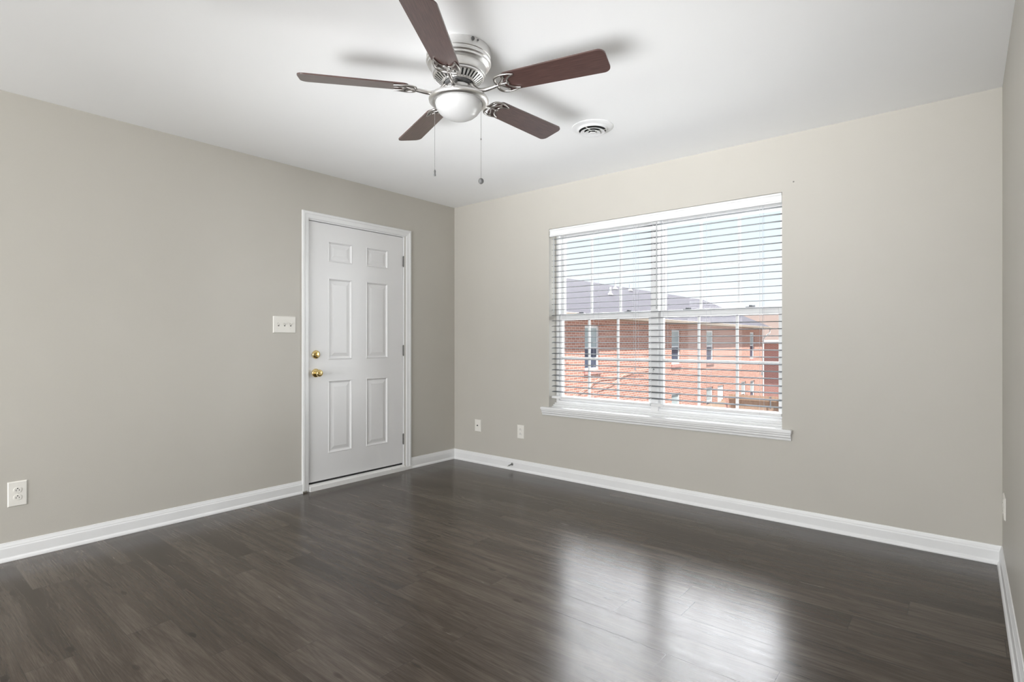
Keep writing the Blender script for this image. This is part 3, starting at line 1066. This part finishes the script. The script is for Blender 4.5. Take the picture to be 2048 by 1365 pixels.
# ------------------------------------------------------------------ door stop and wall screw
r = empty('door_stop', (0.742, -0.013, 0.052), 'small metal spring door stop on the baseboard under the window wall plates', 'door stop')
b = MB()
b.lathe([(0, 0), (0.0125, 0), (0.0125, -0.003), (0.008, -0.007), (0, -0.007)], (0.742, -0.0126, 0.052), 20, 'Y')
b.build('base', M['steel'], r, smooth=40)
b = MB()
pts = [(0.742 + 0.0042 * math.cos(i * 1.05), -0.018 - i * 0.00052, 0.052 - i * 0.00006 + 0.0042 * math.sin(i * 1.05)) for i in range(100)]
b.tube(pts, 0.0012, 5)
b.build('spring', M['steel'], r)
b = MB()
b.lathe([(0, 0.002), (0.0055, 0.002), (0.006, -0.010), (0, -0.012)], (0.742, -0.071, 0.046), 14, 'Y')
b.build('rubber_tip', M['rubber'], r)
b = MB()
b.lathe([(0, 0.0), (0.005, 0.0), (0.004, -0.004), (0, -0.005)], (3.008, 0.0, 2.137), 12, 'Y')
tag(b.build('wall_screw', M['chain']), 'tiny screw head on the wall above the upper right corner of the window', 'screw')

# ------------------------------------------------------------------ outdoors
GZ = -3.2
b = MB()
b.box(-70, 70, 0.6, 120, GZ - 0.2, GZ)
tag(b.build('ground', M['ground']), 'grey paved yard outside below the window', 'ground', kind='structure')

BX_ = -4.97
bld = empty('brick_house', (BX_, 18, GZ), 'two-storey red brick building with grey roof, filling most of the view outside', 'building')
BY0, BY1 = 3.0, 29.05
# windows: (y0, y1, z0, z1)
UP = [(10.31, 11.16, 0.25, 1.61, True), (16.64, 17.49, 0.23, 1.60, True), (20.40, 21.25, 0.22, 1.61, True), (26.75, 27.52, 0.20, 1.61, True)]
LO = [(16.64, 17.49, -2.2, -0.92, True), (20.40, 21.20, -2.2, -0.92, True), (25.27, 26.05, -2.2, -0.95, True), (26.80, 27.60, -2.2, -0.98, True)]
DOOR = (21.80, 22.62, GZ, -0.94)
holes = [w[:4] for w in UP + LO] + [DOOR]
b = MB()
wall_holes(b, BY0, BY1, GZ, 1.9, holes, 0.0, 0.12, lambda u, v, d: (BX_ - d, u, v))
b.box(BX_ - 7.0, BX_ - 0.12, BY1 - 0.12, BY1, GZ, 1.9)
b.box(BX_ - 7.0, BX_ - 0.12, BY0, BY0 + 0.12, GZ, 1.9)
b.box(BX_ - 7.0, BX_ - 6.88, BY0 + 0.12, BY1 - 0.12, GZ, 1.9)
# gable triangle
b.sweep([[(BX_, y, 1.9), (BX_ - 3.5, y, 3.42), (BX_ - 7.0, y, 1.9)] for y in (BY1 - 0.12, BY1)])
b.build('wall', M['brick'], bld)
OH = 0.36
EZ = 1.95
b = MB()
rz = EZ + 0.445 * (3.5 + OH)
for y0, y1 in ((BY0 - 0.3, BY1 + 0.25),):
    b.sweep([[(BX_ + OH, y, EZ), (BX_ - 3.5, y, rz), (BX_ - 7.0 - OH, y, EZ), (BX_ - 7.0 - OH, y, EZ - 0.09), (BX_ - 3.5, y, rz - 0.09), (BX_ + OH, y, EZ - 0.06)] for y in (y0, y1)])
b.build('roof', M['shingle'], bld)
MB().box(BX_ + 0.002, BX_ + OH - 0.02, BY0 - 0.3, BY1 + 0.25, EZ - 0.13, EZ - 0.10).build('soffit', M['soffit'], bld)
MB().box(BX_ + OH - 0.02, BX_ + OH + 0.08, BY0 - 0.3, BY1 + 0.28, EZ - 0.13, EZ - 0.01, 0.015).build('gutter', M['gutter'], bld)
b = MB()
b.tube([(BX_ + OH, BY1 + 0.2, EZ - 0.12), (BX_ + OH - 0.02, BY1 + 0.16, EZ - 0.35), (BX_ + 0.08, BY1 + 0.02, EZ - 0.62), (BX_ + 0.05, BY1 - 0.02, EZ - 0.8), (BX_ + 0.05, BY1 - 0.02, GZ + 0.1)], 0.045, 8)
b.build('downspout', M['extwhite'], bld)
for y0, y1, z0, z1, two in UP + LO:
    b = MB()
    fx0, fx1 = BX_ - 0.10, BX_ - 0.05
    w = 0.07
    b.box(fx0, fx1, y0 + 0.002, y0 + w, z0, z1)
    b.box(fx0, fx1, y1 - w, y1 - 0.002, z0, z1)
    b.box(fx0, fx1, y0 + w, y1 - w, z1 - w, z1)
    b.box(fx0, fx1, y0 + w, y1 - w, z0, z0 + w)
    zm = (z0 + z1) / 2
    b.box(fx0, fx1, y0 + w, y1 - w, zm - 0.03, zm + 0.03)
    wn_ = b.build('window', M['extwhite'], bld)
    MB().box(fx0 + 0.01, fx0 + 0.025, y0 + w, y1 - w, zm + 0.03, z1 - w).build('pane', M['panelight'], wn_)
    MB().box(fx0 + 0.01, fx0 + 0.025, y0 + w, y1 - w, z0 + w, zm - 0.03).build('pane', M['panedark'], wn_)
    MB().box(BX_ - 0.05, BX_ + 0.05, y0 - 0.05, y1 + 0.05, z0 - 0.13, z0 - 0.005, 0.008).build('sill', M['brick2'], wn_)
MB().box(BX_ - 0.10, BX_ - 0.04, DOOR[0] + 0.002, DOOR[1] - 0.002, GZ, DOOR[3] - 0.002).build('door', M['extwhite'], bld)
for yy, xx, hh in ((17.4, -2.9, 0.36), (19.0, -3.0, 0.30), (15.2, -1.9, 0.30)):
    z = EZ + 0.445 * (OH - xx)
    b = MB()
    b.lathe([(0, -0.1), (0.05, -0.1), (0.05, hh), (0, hh)], (BX_ + xx, yy, z), 12)
    b.lathe([(0.05, 0.0), (0.12, 0.0), (0.05, 0.08)], (BX_ + xx, yy, z), 12)
    b.build('roof_vent', M['extwhite'], bld)
b = MB()
for pts in ([(9.6, -0.45), (10.4, -0.25), (11.2, 0.0), (12.0, -0.02), (12.9, 0.05), (14.2, 0.02)], [(11.0, -0.35), (12.0, -0.2), (13.0, 0.08), (14.6, 0.16)]):
    b.tube([tuple(v) for v in curve([(BX_ + 0.05, y, z) for y, z in pts])], 0.007, 6)
b.build('vine', M['wire'], bld)

b2 = empty('brick_annex', (4.0, 38, GZ), 'farther rose brick building with tan roof at the right edge of the window', 'building')
b = MB()
b.box(-14, 20, 38.0, 46.0, GZ, 1.05)
b.build('wall', M['brick2'], b2)
b = MB()
b.sweep([[(x, 37.45, 1.18), (x, 42.0, 3.6), (x, 46.55, 1.18), (x, 46.55, 1.06), (x, 37.45, 1.06)] for x in (-14.5, 20.5)])
b.build('roof', M['tan_shingle'], b2)
MB().box(-14.5, 20.5, 37.33, 37.45, 1.06, 1.2, 0.015).build('gutter', M['extwhite'], b2)

fc = empty('wooden_fence', (-2.0, 23.0, GZ), 'cedar plank fence with a dark post bracket at the lower right of the window view', 'fence')
b = MB()
x = -4.85
while x < 4.5:
    b.box(x, x + 0.138, 22.98, 23.00, GZ, -1.38 + random.uniform(-0.015, 0.015))
    x += 0.145
b.build('board_panel', M['fence'], fc)
b = MB()
for z in (-2.9, -2.2, -1.62):
    b.box(-4.85, 4.5, 22.92, 22.98, z, z + 0.09)
b.build('rail', M['fence'], fc)
for x in (-4.5, -2.6, -0.9, 1.0, 2.9):
    MB().box(x, x + 0.1, 22.82, 22.92, GZ, -1.32).build('post', M['fence'], fc)
b = MB()
b.box(-3.02, -2.94, 22.90, 22.922, -1.48, -1.40)
b.tube([(-2.98, 22.91, -1.5), (-2.98, 22.90, -1.75), (-2.98, 22.91, -1.95)], 0.03, 8)
b.build('gate_latch', M['latch'], fc)
lf = empty('low_fence', (-4.6, 20, GZ), 'low weathered board fence along the foot of the red brick building', 'fence')
b = MB()
y = 18.6
while y < 21.6:
    b.box(-4.62, -4.60, y, y + 0.138, GZ, -1.56 + random.uniform(-0.015, 0.015))
    y += 0.145
b.build('board_panel', M['fence'], lf)
for y in (18.7, 20.2, 21.55):
    MB().box(-4.72, -4.62, y, y + 0.1, GZ, -1.52).build('post', M['fence'], lf)
